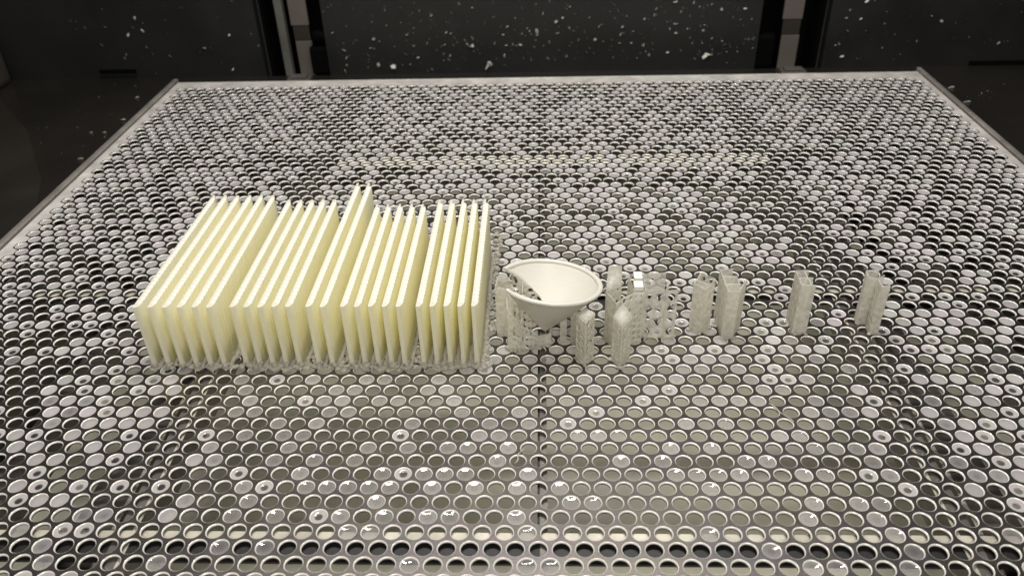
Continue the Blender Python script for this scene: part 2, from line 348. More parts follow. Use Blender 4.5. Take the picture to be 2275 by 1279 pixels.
for k in range(K0, K1):
    y = -k*RY; xl = -IM*P+(4 if k % 2 else 0)-4; xr = IM*P+(4 if k % 2 else 0)+4
    q4((XL, y-hs), (xl, y-hs), (xl, y+hs), (XL, y+hs)); q4((xr, y-hs), (XR, y-hs), (XR, y+hs), (xr, y+hs))
    if k < K1-1:                                        # slanted joint to the next row nearer the camera
        nl = -IM*P+(4 if (k+1) % 2 else 0)-4; nr = IM*P+(4 if (k+1) % 2 else 0)+4
        q4((XL, y-ht), (nl, y-ht), (xl, y-hs), (XL, y-hs)); q4((nr, y-ht), (XR, y-ht), (XR, y-hs), (xr, y-hs))
for k, sgn in ((K0, 1), (K1-1, -1)):
    y = -k*RY; off = 4 if k % 2 else 0; ye = YB if sgn > 0 else YF
    for i in range(-IM, IM+1):
        x = i*P+off
        for a, bb in (((x-4, y+sgn*hs), (x, y+sgn*ht)), ((x, y+sgn*ht), (x+4, y+sgn*hs))):
            if sgn > 0: q4(a, bb, (bb[0], ye), (a[0], ye))
            else: q4((a[0], ye), (bb[0], ye), bb, a)
    for xa, xb in ((XL, -IM*P+off-4), (IM*P+off+4, XR)):
        ya, yb = sorted((y+sgn*hs, ye)); q4((xa, ya), (xb, ya), (xb, yb), (xa, yb))
mv = np.array(mv); mf = np.array(mf)+len(VV)
FF = np.concatenate([FF, mf]); MI = np.concatenate([MI, np.full(len(mf), 2)]); VV = np.concatenate([VV, mv])
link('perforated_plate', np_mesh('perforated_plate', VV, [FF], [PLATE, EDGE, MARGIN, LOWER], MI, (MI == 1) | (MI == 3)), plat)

# rims and frame beneath
b = MB(); b.box((-310.6, YF, -9), (-306.6, 203.5, 1.6), .9); b.obj('side_rail', RAILM, plat)
b = MB(); b.box((309.6, YF, -9), (313.2, 204.5, 1.6), .9); b.obj('side_rail', RAILM, plat)
b = MB(); b.box((XL, YB+.15, -8), (XR, YB+1.6, .35), .3); b.obj('back_lip', STEEL, plat)
b = MB(); b.box((XL+.3, YF, -6), (XL+1.6, YB, -.4)); b.obj('side_lip', STEEL, plat)
b = MB(); b.box((XR-1.6, YF, -6), (XR-.3, YB, -.4)); b.obj('side_lip', STEEL, plat)
for y in (-268.5, -113.5, 46.0):
    b = MB(); b.box((-303, y-4.6, -7), (306, y, -2.4)); cb = b.obj('cross_beam', BLACKM, plat)
    b = MB()
    if y > 0: b.box((-136, y-11, -1.9), (152, y+2.5, -1.6)); b.obj('beam_flange', BEAMPALE, cb)
    else: b.box((-303, y-4.4, -2.38), (306, y, -2.2)); b.obj('beam_flange', BEAMLIT, cb)
    b = MB(); b.box((-303, y-12.9, -3.6), (306, y-4.7, -2.6)); b.obj('beam_shade', BLACKM, cb)  # black strip standing in for the shadowed gap beside the flange
b = MB(); b.box((-303, 118, -9), (306, 136, -5)); b.obj('cross_beam', BLACKM, plat)
b = MB(); b.box((.55, YF, -3.0), (3.3, 190, -2.3)); ws = b.obj('centre_strap', STRAP, plat)
b = MB(); b.box((-.45, YF, -3.2), (.5, 190, -2.5)); b.obj('strap_gap', BLACKM, ws)
mb = MB(); r2 = random.Random(5)
for i in range(150): mb.lump((r2.uniform(.8, 3.0), r2.uniform(-300, 185), -2.8), r2.uniform(.25, .8), .6, .3, r2)
o = mb.obj('resin_droplet', FILM, plat); o['kind'] = 'stuff'
a_ = o.data.attributes.new('tau', 'FLOAT', 'POINT'); a_.data.foreach_set('value', [.5]*len(o.data.vertices))
for x0, x1, zt in ((-153, -147, -2.4), (147, 153, -2.4), (-176, -160, -9.6), (160, 176, -9.6)):
    b = MB(); b.box((x0, YF, zt-16), (x1, 190, zt)); lb = b.obj('long_beam', UNDER, plat)
    b = MB(); b.box((x0-.8 if x0 > 0 else x1-.4, YF, zt+.02), (x0+.4 if x0 > 0 else x1+.8, 190, zt+.25)); b.obj('beam_flange', BEAMLIT, lb)
for x0, x1, m_ in ((-224, -214, UNDER), (-300, -286, UNDER), (214, 224, UNDER), (290, 304, UNDER)):  # extra bars, added to vary how dark the outer holes look
    b = MB(); b.box((x0, YF, -30), (x1, 190, -14)); b.obj('long_beam', m_, plat)
# liquid below and black pit
b = MB(); b.box((-304, YF-60, -120), (306, -15, -105)); tag(b.obj('resin_pool', POOL), kind='structure')
b = MB(); b.box((-250, -15, -120), (254, 203, -105)); tag(b.obj('resin_pool', POOL), kind='structure')
b = MB(); b.box((-312, 204, -140), (314, 205, ZD-7)); tag(b.obj('vat_wall', VATW), kind='structure')
b = MB(); b.box((-312, YF-60, -128), (-310.8, 203, ZD-7)); tag(b.obj('vat_wall', VATW), kind='structure')
b = MB(); b.box((312.8, YF-60, -128), (314, 203, ZD-7)); tag(b.obj('vat_wall', VATW), kind='structure')
b = MB(); b.box((-312, YF-60, -140), (314, 205, -130)); tag(b.obj('vat_floor', BLACKM), kind='structure')
for x0, x1 in ((-306, -300), (302, 308)): pass

# ------------------------------------------------------------------ resin films in the holes
def film_mesh(kind, seg, variant):
    r3 = random.Random(variant*13+seg+len(kind)); Rf = 3.05; V = [(0, 0)]; tau = []
    fr = {'full': (.0, .35, .7, .9, 1.0), 'ring': (.0, .40, .49, .62, 1.0), 'clear': (.0, .3, .46, .62, 1.0)}[kind]
    z0 = -.68-.1*r3.random(); dish = {'full': .44, 'ring': .36, 'clear': .46}[kind]
    base = {'full': .65+.85*r3.random(), 'ring': 1.6, 'clear': .22+.28*r3.random()}[kind]
    cx, cy = r3.uniform(-.25, .25), r3.uniform(-.25, .25)
    verts = [(cx*.3, cy*.3, z0)]; tau = [base if kind == 'full' else (.02 if kind == 'ring' else base*.65)]
    q = r3.uniform(.85, 1.2)
    for j, f in enumerate(fr[1:]):
        for i in range(seg):
            a = 2*math.pi*i/seg; ff = min(1, f*q) if j < 2 else f
            px, py = Rf*ff*math.cos(a)+cx*(1-ff), Rf*ff*math.sin(a)+cy*(1-ff)
            extra = {'full': 0, 'ring': (0, .02, .14, 0)[j], 'clear': 0}[kind]
            verts.append((px, py, z0+dish*ff*ff+extra))
            tau.append({'full': base*(1, .95, .9, .8)[j], 'ring': (.04, .55, 1.5, 1.2)[j], 'clear': base*(.72, .85, 1.0, 1.05)[j]}[kind])
    F3 = [(0, 1+i, 1+(i+1)%seg) for i in range(seg)]; F4 = []
    for k in range(3):
        b0 = 1+k*seg
        for i in range(seg): F4.append((b0+i, b0+seg+i, b0+seg+(i+1)%seg, b0+(i+1)%seg))
    return np.array(verts), np.array(F3), np.array(F4), np.array(tau)
rs = random.Random(21)
FINS_Y = {}
def state(x, y, k, i):
    if abs(x-1.5) < 3.6: return None if rs.random() < .85 else 'clear'          # over the centre strap
    ax = abs(x); u = rs.random()
    if 139.5 < ax < 160 and rs.random() < .92: return None                     # resin drains off the long beams
    if k in (39, 40, 41): return ('clear' if u < .15 else None) if ax < 150 else ('ring' if u < .08 else 'clear' if u < .22 else 'full' if u < .3 and k == 41 else None)
    if k in (17, 18, 19): return 'ring' if u < .15 else 'full' if u < .27 else None
    if k in (-7, -6, -5): return 'full' if u < .22 else None
    if k > 24:
        if ax < 135: return 'clear' if u < .33 else 'ring' if u < .37 else None
        return 'full' if u < .24 else 'ring' if u < .40 else 'clear' if u < .50 else None
    if k > 8: 
        if ax < 150: return 'full' if u < .26 else 'ring' if u < .46 else 'clear' if u < .52 else None
        return 'full' if u < .28 else 'ring' if u < .50 else None
    return 'full' if u < .33 else 'ring' if u < .60 else None
films = []
for x, y, k, i in centres(K0, 44):
    st = state(x, y, k, i)
    if st: films.append((x, y, st, k))
def dist(f): return math.hypot(f[0]-CAM[0], f[1]-CAM[1], CAM[2])
def inview(f):
    q = (np.array([f[0], f[1], 0.])-CAM) @ R; return abs(q[0]/q[2])*1808 < 1140 and abs(q[1]/q[2])*1808 < 642
films.sort(key=lambda f: (0 if inview(f) else 1, dist(f)))
proto = {}
for kd in ('full', 'ring', 'clear'):
    for v in range(3):
        vv, f3, f4, ta = film_mesh(kd, 24, v); proto[kd, v] = np_mesh('resin_film', vv, [f3, f4], [FILM], None, True, ta)
for f in films[:300]:
    o = link('resin_film', proto[f[2], rs.randrange(3)], plat, (f[0], f[1], 0)); o.rotation_euler.z = rs.uniform(0, 6.28)
T = {(kd, v, sg): film_mesh(kd, sg, v) for kd in ('full', 'ring', 'clear') for v in range(3) for sg in (12, 20)}
AV, A3, A4, AT = [], [], [], []; nb = 0
for f in films[300:]:
    vv, f3, f4, ta = T[f[2], rs.randrange(3), 20 if f[3] > 0 else 12]
    a = rs.uniform(0, 6.28); c, s_ = math.cos(a), math.sin(a); w_ = vv @ np.array([[c, s_, 0], [-s_, c, 0], [0, 0, 1]])
    AV.append(w_+np.array([f[0], f[1], rs.uniform(-.1, .08)])); A3.append(f3+nb); A4.append(f4+nb); AT.append(ta*rs.uniform(.7, 1.3)); nb += len(vv)
o = link('resin_film_mass', np_mesh('resin_film_mass', np.concatenate(AV), [np.concatenate(A3), np.concatenate(A4)], [FILM], None, True, np.concatenate(AT)), plat)
o['kind'] = 'stuff'

# ------------------------------------------------------------------ the printed slabs
H = 33.5
def slab_meshes(y0, y1, step, seed):
    r = random.Random(seed); L = y1-y0
    right = []
    n = int(L/.5)
    for i in range(n+1):
        y = y0+3.0+(L-3.0-5.2)*i/n; right.append((2.95+.15*math.sin(2*math.pi*(y-y0)/3.0), y))
    pts = [(0, y0+.25), (.25, y0), (1.62, y0), (2.15, y0+.9), (2.7, y0+2.1)]+right
    pts += ([(2.5, y1-4.6), (1.75, y1-4.0), (1.45, y1-3.4), (1.3, y1), (.2, y1)] if step else [(2.55, y1-4.2), (2.1, y1-1.6), (1.6, y1-.2), (1.3, y1), (.2, y1)])
    nl = 18
    left = [(.06*math.sin(2*math.pi*j/6), y1-.3-(L-.6)*j/nl) for j in range(1, nl)]; left = [(0.0, p[1]) for p in left]
    pts += left; N = len(pts); V = []; F = []
    for z, ins in ((1.6, .0), (12, 0), (24, 0), (H-.35, 0), (H-.08, .10), (H, .35)):
        for x, y in pts: V.append((1.35+(x-1.35)*(1-ins/1.4), y+(ins if y < y0+1 else -ins if y > y1-1 else 0), z))
    for k in range(5):
        for i in range(N): F.append((k*N+i, k*N+(i+1)%N, (k+1)*N+(i+1)%N, (k+1)*N+i))
    F.append(tuple(range(5*N, 6*N))); F.append(tuple(range(N))[::-1])
    mb = MB(); mb.add(V, F, False); mb.sm = [True]*(len(F)-2)+[False, False]
    for k in range(5):
        for i in (0, 1, 2, N-1, N-nl, N-nl-1): mb.sm[k*N+i] = False
    for i in range(4*N, 5*N): mb.mi[i] = 1  # top rim gets the whiter bead colour, painting it as lit from above
    body = mb.mesh('fin_body', [SLAB, BEAD])
    mb = MB(); y = y0+4.0
    while y < y1-4.5:                                  # row of touch-point beads along the top edge
        for cx, rx in ((1.75, 1.15),):
            vs = [(cx, y, H+.50)]; n = 8
            for (rr, zz) in ((.7, .40), (1, -.12)):
                for i in range(n):
                    a = 2*math.pi*i/n; dx = rx*rr*math.cos(a); vs.append((cx+dx, y+1.05*rr*math.sin(a)+dx*.35, H+zz))
            fs = [(0, 1+i, 1+(i+1)%n) for i in range(n)]+[(1+i, 1+n+i, 1+n+(i+1)%n, 1+(i+1)%n) for i in range(n)]
            mb.add(vs, fs, True)
        y += 2.98
    bead = mb.mesh('bead_row', BEAD)
    mb = MB(); n = int(L/1.6)                         # crumbly support foot
    for i in range(n+1):
        y = y0+L*i/n; h = r.uniform(2.0, 3.6)
        mb.lump((1.4+r.uniform(-.35, .5), y+r.uniform(-.3, .3), h*.45), r.uniform(1.3, 2.0), r.uniform(.6, 1.15), .3, r)
    for i in range(7): mb.lump((r.uniform(.2, 3.2), y0+r.uniform(-.6, 1.5), r.uniform(.4, 3.2)), r.uniform(.35, .8), 1, .35, r, 5)
    mb.box((-1.15, .4, .15), (4.55, L-.8, 1.25), .3)
    foot = mb.mesh('support_foot', CRUMB)
    return body, bead, foot
GR = [('leftmost block of six', [-175.6+6.47*i for i in range(6)], -74.2, False),
      ('second block from the left', [-133.1+6.07*i for i in range(5)], -79.9, False),
      ('long pair that reaches farthest back', [-100.1, -93.8], -61.0, True),
      ('fourth block, with stepped far ends', [-85.0+6.0*i for i in range(5)], -86.0, True),
      ('rightmost block beside the broken funnel', [-52.4+5.95*i for i in range(5)], -81.3, True)]
ORD = {6: ['leftmost', 'second from left', 'third from left', 'fourth from left', 'fifth from left', 'rightmost'],
       5: ['leftmost', 'second from left', 'middle', 'fourth from left', 'rightmost'], 2: ['left', 'right']}
for gi, (gl, xs, y1, step) in enumerate(GR):
    mm = slab_meshes(0, y1+178.4, step and gi != 99, gi*7+3)
    mm2 = slab_meshes(0, y1+178.4, step, gi*7+4)
    for j, x in enumerate(xs):
        t = empty('printed_fin', (x, -178.4+.15*math.sin(j*2.1+gi), 0)); t.rotation_euler.z = math.radians(.12*math.sin(j*1.7+gi*2))
        tag(t, 'cream printed slab, %s in the %s' % (ORD[len(xs)][j], gl), 'printed fin', 'cream slabs standing in rows')
        ms = mm if j % 2 else mm2
        for nm, me in zip(('fin_body', 'bead_row', 'support_foot'), ms): link(nm, me, t)
# pointed support pads that stick out under the front ends
r = random.Random(3); mb = MB()
for x0 in [x for g in GR for x in g[1]]:
    if r.random() < .85:
        cx, cy, s_ = x0+1.6+r.uniform(-.8, .8), -178.6+r.uniform(-.6, .5), r.uniform(2.2, 3.6); z = r.uniform(.5, 1.0)
        vs = []
        for zz in (.05, z):
            for a in range(4): vs.append((cx+s_*math.cos(a*math.pi/2+.1)*1.05, cy+s_*.95*math.sin(a*math.pi/2+.1), zz))
        mb.add(vs, [(3,2,1,0), (4,5,6,7)]+[(i, (i+1)%4, 4+(i+1)%4, 4+i) for i in range(4)])
for i in range(330):                                   # crumbs along the bases
    u = r.random()
    if u < .42: x, y = -25.4+abs(r.gauss(0, 1.9)), r.uniform(-178, -60)
    elif u < .70: x, y = r.uniform(-176, -24), -178.9+r.gauss(0, .9)
    else:
        gx = r.choice((-139.2, -105.4, -89.4, -57.2)); x, y = gx+r.uniform(-1, 3.2), r.uniform(-179, -150)
    mb.lump((x, y, r.uniform(.1, 1.1)), r.uniform(.7, 1.7), r.uniform(.35, .7), .3, r, 7)
tag(mb.obj('resin_crumbs', CRUMB), 'crumbly pale resin debris around the feet of the cream slabs', 'resin crumbs', kind='stuff')

# ------------------------------------------------------------------ support sheets
def sheet(mb, p0, p1, za, zt0, zt1, th=.45, nu=2, nv=4, hole=0.0, skip=0.0, rnd=random, jit=.12, ragged=0.0):
    p0, p1 = Vector((*p0, 0)), Vector((*p1, 0)); d = (p1-p0); n = Vector((-d.y, d.x, 0)).normalized()*th/2
    gu = [i/nu for i in range(nu+1)]; tops = [zt0+(zt1-zt0)*u+(rnd.uniform(-ragged, ragged) if ragged else 0) for u in gu]
    def P3(u, v, s_):                                  # v in 0..1 of local height
        i = min(nu-1, int(u*nu)); f = u*nu-i; zt = tops[i]*(1-f)+tops[i+1]*f
        q = p0+d*u+n*s_; return (q.x, q.y, za+(zt-za)*v)
    for i in range(nu):
        for j in range(nv):
            u0, u1, v0, v1 = i/nu, (i+1)/nu, j/nv, (j+1)/nv; um, vm = (u0+u1)/2, (v0+v1)/2
            if skip and rnd.random() < skip: continue
            h = hole*rnd.uniform(.55, 1.15) if hole else 0
            if hole and rnd.random() < .15: h = 0
            if not h:
                vs = [P3(u, v, s_) for s_ in (-1, 1) for u, v in ((u0,v0),(u1,v0),(u1,v1),(u0,v1))]
                mb.add(vs, [(0,1,2,3), (7,6,5,4), (0,4,5,1), (1,5,6,2), (2,6,7,3), (3,7,4,0)]); continue
            out = [(u0,v0),(um,v0),(u1,v0),(u1,vm),(u1,v1),(um,v1),(u0,v1),(u0,vm)]
            inn = []
            for q, (du, dv) in enumerate(((-.45,-.45),(0,-1),(.45,-.45),(.8,0),(.45,.45),(0,1),(-.45,.45),(-.8,0))):
                inn.append((um+du*h*(u1-u0)/2*rnd.uniform(1-jit, 1+jit), vm+dv*h*(v1-v0)/2*rnd.uniform(1-jit, 1+jit)))
            vs = [P3(u, v, s_) for s_ in (-1, 1) for u, v in out+inn]; fs = []
            for q in range(8):
                q2 = (q+1) % 8
                fs += [(q, q2, 8+q2, 8+q), (16+q2, 16+q, 24+q, 24+q2), (8+q, 8+q2, 24+q2, 24+q), (q2, q, 16+q, 16+q2)]
            mb.add(vs, fs)
def tower(name, label, loc, parts, mats, group='translucent support towers'):
    """parts: (name, material, [sheet argument dicts])"""
    t = empty(name, (*loc, 0)); tag(t, label, 'support tower', group)
    rr = random.Random(hash(label) % 1000 if False else len(label)*7)
    for nm, m, shs in parts:
        mb = MB()
        for sh in shs:
            sh = dict(sh); sh['p0'] = (sh['p0'][0]-loc[0], sh['p0'][1]-loc[1]); sh['p1'] = (sh['p1'][0]-loc[0], sh['p1'][1]-loc[1]); sheet(mb, rnd=rr, **sh)
        mb.obj(nm, m, t)
    return t
def sh(p0, p1, za, z0, z1=None, **k): return dict(p0=p0, p1=p1, za=za, zt0=z0, zt1=z0 if z1 is None else z1, **k)
def foot(t, pts, rad=1.3, m=None, seed=1):
    r = random.Random(seed); mb = MB()
    for x, y in pts:
        for _ in range(3): mb.lump((x-t.location.x/S+r.uniform(-.6, .6), y-t.location.y/S+r.uniform(-.6, .6), r.uniform(.1, .8)), rad*r.uniform(.5, 1), .55, .3, r)
    return mb.obj('resin_foot', m or CRUMB, t)
# S1 : small square lattice column in front of the funnel
L1 = dict(nu=2, nv=7, hole=1.15, th=.5)
q = [(16.6, -173.2), (20.4, -178.2), (24.4, -173.0), (20.4, -168.6)]
t = tower('support_tower', 'short square lattice tower standing alone in front of the funnel', (20.4, -173.2), [
    ('lattice_panel', SUP2, [sh(q[0], q[1], 0, 24.6, 24.2, **L1)]), ('lattice_panel', SUP2, [sh(q[1], q[2], 0, 24.4, 25, **L1)]),
    ('lattice_panel', SUP, [sh(q[2], q[3], 0, 25, **L1)]), ('lattice_panel', SUP, [sh(q[3], q[0], 0, 25.2, 24.6, **L1)]),
    ('cross_sheet', SUP, [sh(q[0], q[2], 0, 24.3, nu=2, nv=6, hole=1.0), sh(q[1], q[3], 0, 24.3, nu=2, nv=6, hole=1.0)])], None)
mb = MB(); mb.add([(-3.7,0,24.7),(0,-4.7,24.5),(3.9,.2,25),(0,4.4,25.3),(-3.7,0,25.2),(0,-4.7,25),(3.9,.2,25.5),(0,4.4,25.8)], [(3,2,1,0),(4,5,6,7),(0,1,5,4),(1,2,6,5),(2,3,7,6),(3,0,4,7)]); mb.obj('tower_cap', SUP, t)
foot(t, q, 1.2)
# S2 : tall cloudy cluster right of the funnel
Lc = dict(nu=2, nv=8, hole=.95, th=.6, ragged=.5)
pa = [(30.4, -158.5), (32.6, -141.5), (38.6, -139.5), (37.5, -152)]
pc = [(32.6, -173.6), (36.0, -179.2), (40.4, -174.4), (37.2, -167.5)]
pb = [(36.8, -163.5), (42.4, -160.2), (47.2, -158.8), (46.0, -152)]
tower_parts = [('back_column', SUP2, [sh(pa[0], pa[1], 0, 26.8, 27.5, **Lc), sh(pa[1], pa[2], 0, 27.4, 28, **Lc), sh(pa[2], pa[3], 0, 28, 26, **Lc), sh(pa[3], pa[0], 0, 26, 26.8, **Lc)]),
    ('front_column', SUP2, [sh(pc[0], pc[1], 0, 23.5, 22.5, **Lc), sh(pc[1], pc[2], 0, 22.5, 24, **Lc), sh(pc[2], pc[3], 0, 24, 26, **Lc), sh(pc[3], pc[0], 0, 26, 23.5, **Lc), sh(pc[0], pc[2], 0, 23)]),
    ('side_column', SUP2, [sh(pb[0], pb[1], 0, 26, 27.2, **Lc), sh(pb[1], pb[2], 0, 27.2, 26.4, **Lc), sh(pb[2], pb[3], 0, 26.4, **Lc)]),
    ('web_sheet', SUP, [sh(pa[0], (34.5, -166), 0, 26.8, 25.5, nu=3, nv=5, hole=.2), sh((34.5, -166), pb[0], 0, 25.5, 26, nu=2, nv=5, hole=.2), sh(pc[3], pb[0], 0, 25.5, nu=1, nv=5, hole=.2)])]
t = tower('support_tower', 'tall cloudy cluster of joined lattice columns just right of the funnel', (37, -162), tower_parts, None)
mb = MB(); rr = random.Random(12)
for px, hh, inset in ((pc, [23.5,22.5,24,26], .6), (pa, [26.8,27.5,28,26], .7)):
    cxm, cym = sum(p[0] for p in px)/4, sum(p[1] for p in px)/4
    vs = [(cxm-37, cym+162, sum(hh)/4+1.0)]
    for p_, q_, h0_, h1_ in zip(px, px[1:]+px[:1], hh, hh[1:]+hh[:1]):
        for f in (0, .5):
            top = h0_*(1-f)+h1_*f+.55
            x_, y_ = p_[0]*(1-f)+q_[0]*f, p_[1]*(1-f)+q_[1]*f; vs.append((x_-37-(cxm-x_)*.05, y_+162-(cym-y_)*.05, top+rr.uniform(-.1, .9)))
    lo = [(v[0], v[1], v[2]-1.2) for v in vs]; mb.add(vs+lo, [(0, 1+i, 1+(i+1)%8) for i in range(8)]+[(9, 10+(i+1)%8, 10+i) for i in range(8)]+[(1+i, 10+i, 10+(i+1)%8, 1+(i+1)%8) for i in range(8)], True)
o_ = mb.obj('frayed_cap', SUP2, t); o_['kind'] = 'stuff'
foot(t, pc+[(30.6, -158), (34, -161), (40, -160)], 1.5, seed=4)
# S3 : pierced plates with white tabs
Lp = dict(nu=3, nv=4, hole=1.05, th=.4, jit=.2)
t = tower('support_tower', 'pair of pierced translucent plates topped by opaque white tabs', (52, -151), [
    ('pierced_plate', SUP, [sh((41.6, -144.6), (58.9, -143.4), 0, 27, nu=4, nv=3, hole=1.15, th=.4, jit=.2)]),
    ('pierced_plate', SUP, [sh((42.8, -157.0), (57.1, -157.0), 0, 26.4, 26.6, **Lp)]),
    ('pierced_plate', SUP, [sh((57.3, -157.0), (62.8, -156.6), 0, 26, 26.5, nu=1, nv=4, hole=.8, th=.4)]),
    ('edge_sheet', SUP, [sh((42.7, -157), (41.5, -144.8), 0, 26.6, nu=3, nv=5, hole=.25), sh((57.2, -157), (59.4, -150), 0, 26.4, nu=2, nv=4, hole=.8), sh((48.2, -157), (48.4, -143.8), 0, 26, nu=3, nv=4, hole=.95)])], None)
for (x0, y0, x1, y1) in ((-8.5, .5, -4.6, 6.2), (-9.2, -6.6, -4.9, -1.6)):
    b = MB(); b.box((x0, y0, 26.6), (x1, y1, 28.8), .4); b.obj('white_tab', TAB, t)
foot(t, [(43.5, -157), (49.5, -157), (56.5, -157), (62.5, -156.6)], 1.3, seed=6)
b = MB(); b.add([(-9, -6.9, .25), (11, -6.9, .25), (12, -4.9, .25), (-9, -4.5, .25), (-9, -6.9, .9), (11, -6.9, .7), (12, -4.9, .7), (-9, -4.5, .9)], [(3,2,1,0),(4,5,6,7),(0,1,5,4),(1,2,6,5),(2,3,7,6),(3,0,4,7)]); b.obj('base_raft', SUP, t)
# S4 : lattice column with cloudy front
q = [(70.6, -150.9), (74.5, -145.3), (80.3, -149.6), (75.2, -154.6)]
t = tower('support_tower', 'lattice tower with a solid cloudy left side and frayed top', (75.3, -150.2), [
    ('cloudy_panel', SUP2, [sh(q[0], q[3], 0, 26.2, 25.6, nu=3, nv=5, ragged=.5), sh(q[0], q[1], 0, 26.6, 28, nu=3, nv=5, ragged=.6)]),
    ('lattice_panel', SUP, [sh(q[3], q[2], 0, 25.4, 27, nu=2, nv=6, hole=.62, ragged=.7)]),
    ('lattice_panel', SUP, [sh(q[1], q[2], 0, 28, 27, nu=2, nv=6, hole=.62, ragged=.9)]),
    ('inner_sheet', SUP2, [sh((72.8, -148), (77.6, -152), 0, 25.6, 26, nu=2, nv=5, hole=.25)])], None); foot(t, q, 1.4, seed=7)
# S5, S6, S7 : plain stepped slabs
def plain(label, loc, sheets, seed, feet):
    parts = [('support_sheet', SUP2 if i % 3 else SUP, [s_]) for i, s_ in enumerate(sheets)]
    t = tower('support_tower', label, loc, parts, None); foot(t, feet, 1.2, seed=seed); return t
Ls = dict(nu=3, nv=6, th=.55, ragged=.12)
plain('wide plain translucent tower of four offset sheets beside the frayed lattice tower', (88, -150), [
    sh((84.2, -140.6), (90.1, -140.6), 0, 27, **Ls), sh((84.6, -146.8), (90.7, -146.8), 0, 27, **Ls), sh((84.9, -153.2), (91.0, -153.0), 0, 27, **Ls),
    sh((84.4, -158.4), (89.4, -158.4), 0, 26.6, **Ls), sh((84.5, -158.2), (84.2, -140.8), 0, 26.8, **Ls), sh((94.6, -148.9), (89.4, -158.0), 0, 26.8, **Ls), sh((90.4, -146.6), (90.8, -152.8), 0, 26.6, **Ls)], 8,
    [(86, -150.5), (87, -158), (90, -158)])
plain('plain translucent tower of three stepped sheets, standing alone with empty plate on both sides', (121, -148), [
    sh((118.2, -142.1), (124.4, -142.1), 0, 27, **Ls), sh((118.4, -148.2), (124.6, -148.2), 0, 27, **Ls), sh((117.6, -154.6), (124.0, -154.6), 0, 27.2, **Ls),
    sh((118.3, -142.3), (118.0, -154.4), 0, 26.8, **Ls), sh((122.4, -142.3), (122.2, -154.4), 0, 26.7, **Ls)], 9, [(119, -148.5), (119, -155), (123.5, -155)])
plain('rightmost translucent tower, a bent sheet beside a narrow split one', (153, -149), [
    sh((150.4, -142.4), (155.9, -142.5), 0, 27, 27.2, **Ls), sh((150.2, -142.6), (149.4, -147.2), 0, 27, 26.8, **Ls), sh((149.5, -147.2), (153.4, -147.7), 0, 26.8, 26, **Ls), sh((153.6, -147.5), (156.6, -147.3), 0, 26, 27.6, **Ls),
    sh((153.0, -155.3), (156.5, -155.3), 0, 27, 26.6, **Ls), sh((153.0, -155.2), (153.3, -149.5), 0, 27, 26.4, **Ls), sh((156.5, -155.1), (157.2, -151), 0, 26.6, 26, **Ls)], 10, [(150, -146.2), (153, -155.4), (156.8, -155.4)])

# ------------------------------------------------------------------ broken funnel
C0 = np.array([5.3, -152.4, 28.0]); A0 = np.array([2.7, -156.0, 2.5]); nrm = C0-A0; LN = np.linalg.norm(nrm); nrm /= LN
e1 = np.array([1., 0, 0])-nrm[0]*nrm; e1 /= np.linalg.norm(e1); e2 = np.cross(nrm, e1); RR = 23.2
far_t = [0, .12, .25, .4, .52, .66, .78, .9, 1.0]; far_a = [180, 130, 112, 102, 114, 127, 137, 150, 159]
fun = empty('broken_funnel', (2.7, -156, 0)); tag(fun, 'ivory printed funnel with a broken gap in its left side, on supports', 'funnel', None)
org = np.array([2.7, -156, 0.])
def fpt(t, a, off):
    a = math.radians(a); rad = np.cos(a)*e1+np.sin(a)*e2
    bulge = 1+.05*math.sin(math.pi*t)
    nn = rad*math.cos(math.atan2(RR, LN))-nrm*math.sin(math.atan2(RR, LN))   # outward normal
    return tuple(A0+nrm*LN*t+rad*RR*t*bulge+nn*off-org)
mb = MB(); NT_, NA = 26, 72; rr = random.Random(2); V = []; F = []
for s_, off in enumerate((0.0, -1.3)):
    for i in range(NT_+1):
        t_ = .03+.97*i/NT_; fa = np.interp(t_, far_t, far_a)+(rr.uniform(-2.2, 2.2) if 0 < i < NT_ else 0); na = -146+(rr.uniform(-1, 1) if i < NT_ else 0)
        for j in range(NA+1): V.append(fpt(t_, na+(fa-na)*j/NA, off if i < NT_ else off*.75))
n1 = (NT_+1)*(NA+1)
for i in range(NT_):
    for j in range(NA):
        a = i*(NA+1)+j; F.append((a, a+1, a+NA+2, a+NA+1)); F.append((n1+a+1, n1+a, n1+a+NA+1, n1+a+NA+2))
    for j in (0, NA):
        a = i*(NA+1)+j; F.append((a, a+NA+1, n1+a+NA+1, n1+a) if j == 0 else (a, n1+a, n1+a+NA+1, a+NA+1))
for j in range(NA): a = j; F.append((a+1, a, n1+a, n1+a+1))
mb.add(V, F, True); mb.obj('funnel_wall', FUN, fun)
mb = MB(); V = []; F = []; NR = 80; ns = 8                 # rounded rim bead
for j in range(NR+1):
    a = -147+(159.5+147)*j/NR; base = np.array(fpt(1.0, a, -.6)); rad = np.cos(math.radians(a))*e1+np.sin(math.radians(a))*e2
    g = 1.35*(1 if 2 < j < NR-2 else .75)
    for i in range(ns):
        b_ = 2*math.pi*i/ns; V.append(tuple(base+rad*g*math.cos(b_)+nrm*(g*.8*math.sin(b_))))
for j in range(NR):
    for i in range(ns): F.append((j*ns+i, (j+1)*ns+i, (j+1)*ns+(i+1)%ns, j*ns+(i+1)%ns))
F.append(tuple(range(ns))[::-1]); F.append(tuple(range(NR*ns, NR*ns+ns))); mb.add(V, F, True); mb.obj('rim', FUN, fun)
def fs_(nm, m, shs, seed):
    mb = MB(); r_ = random.Random(seed)
    for s2 in shs:
        s2 = dict(s2); s2['p0'] = (s2['p0'][0]-org[0], s2['p0'][1]-org[1]); s2['p1'] = (s2['p1'][0]-org[0], s2['p1'][1]-org[1]); sheet(mb, rnd=r_, **s2)
    return mb.obj(nm, m, fun)
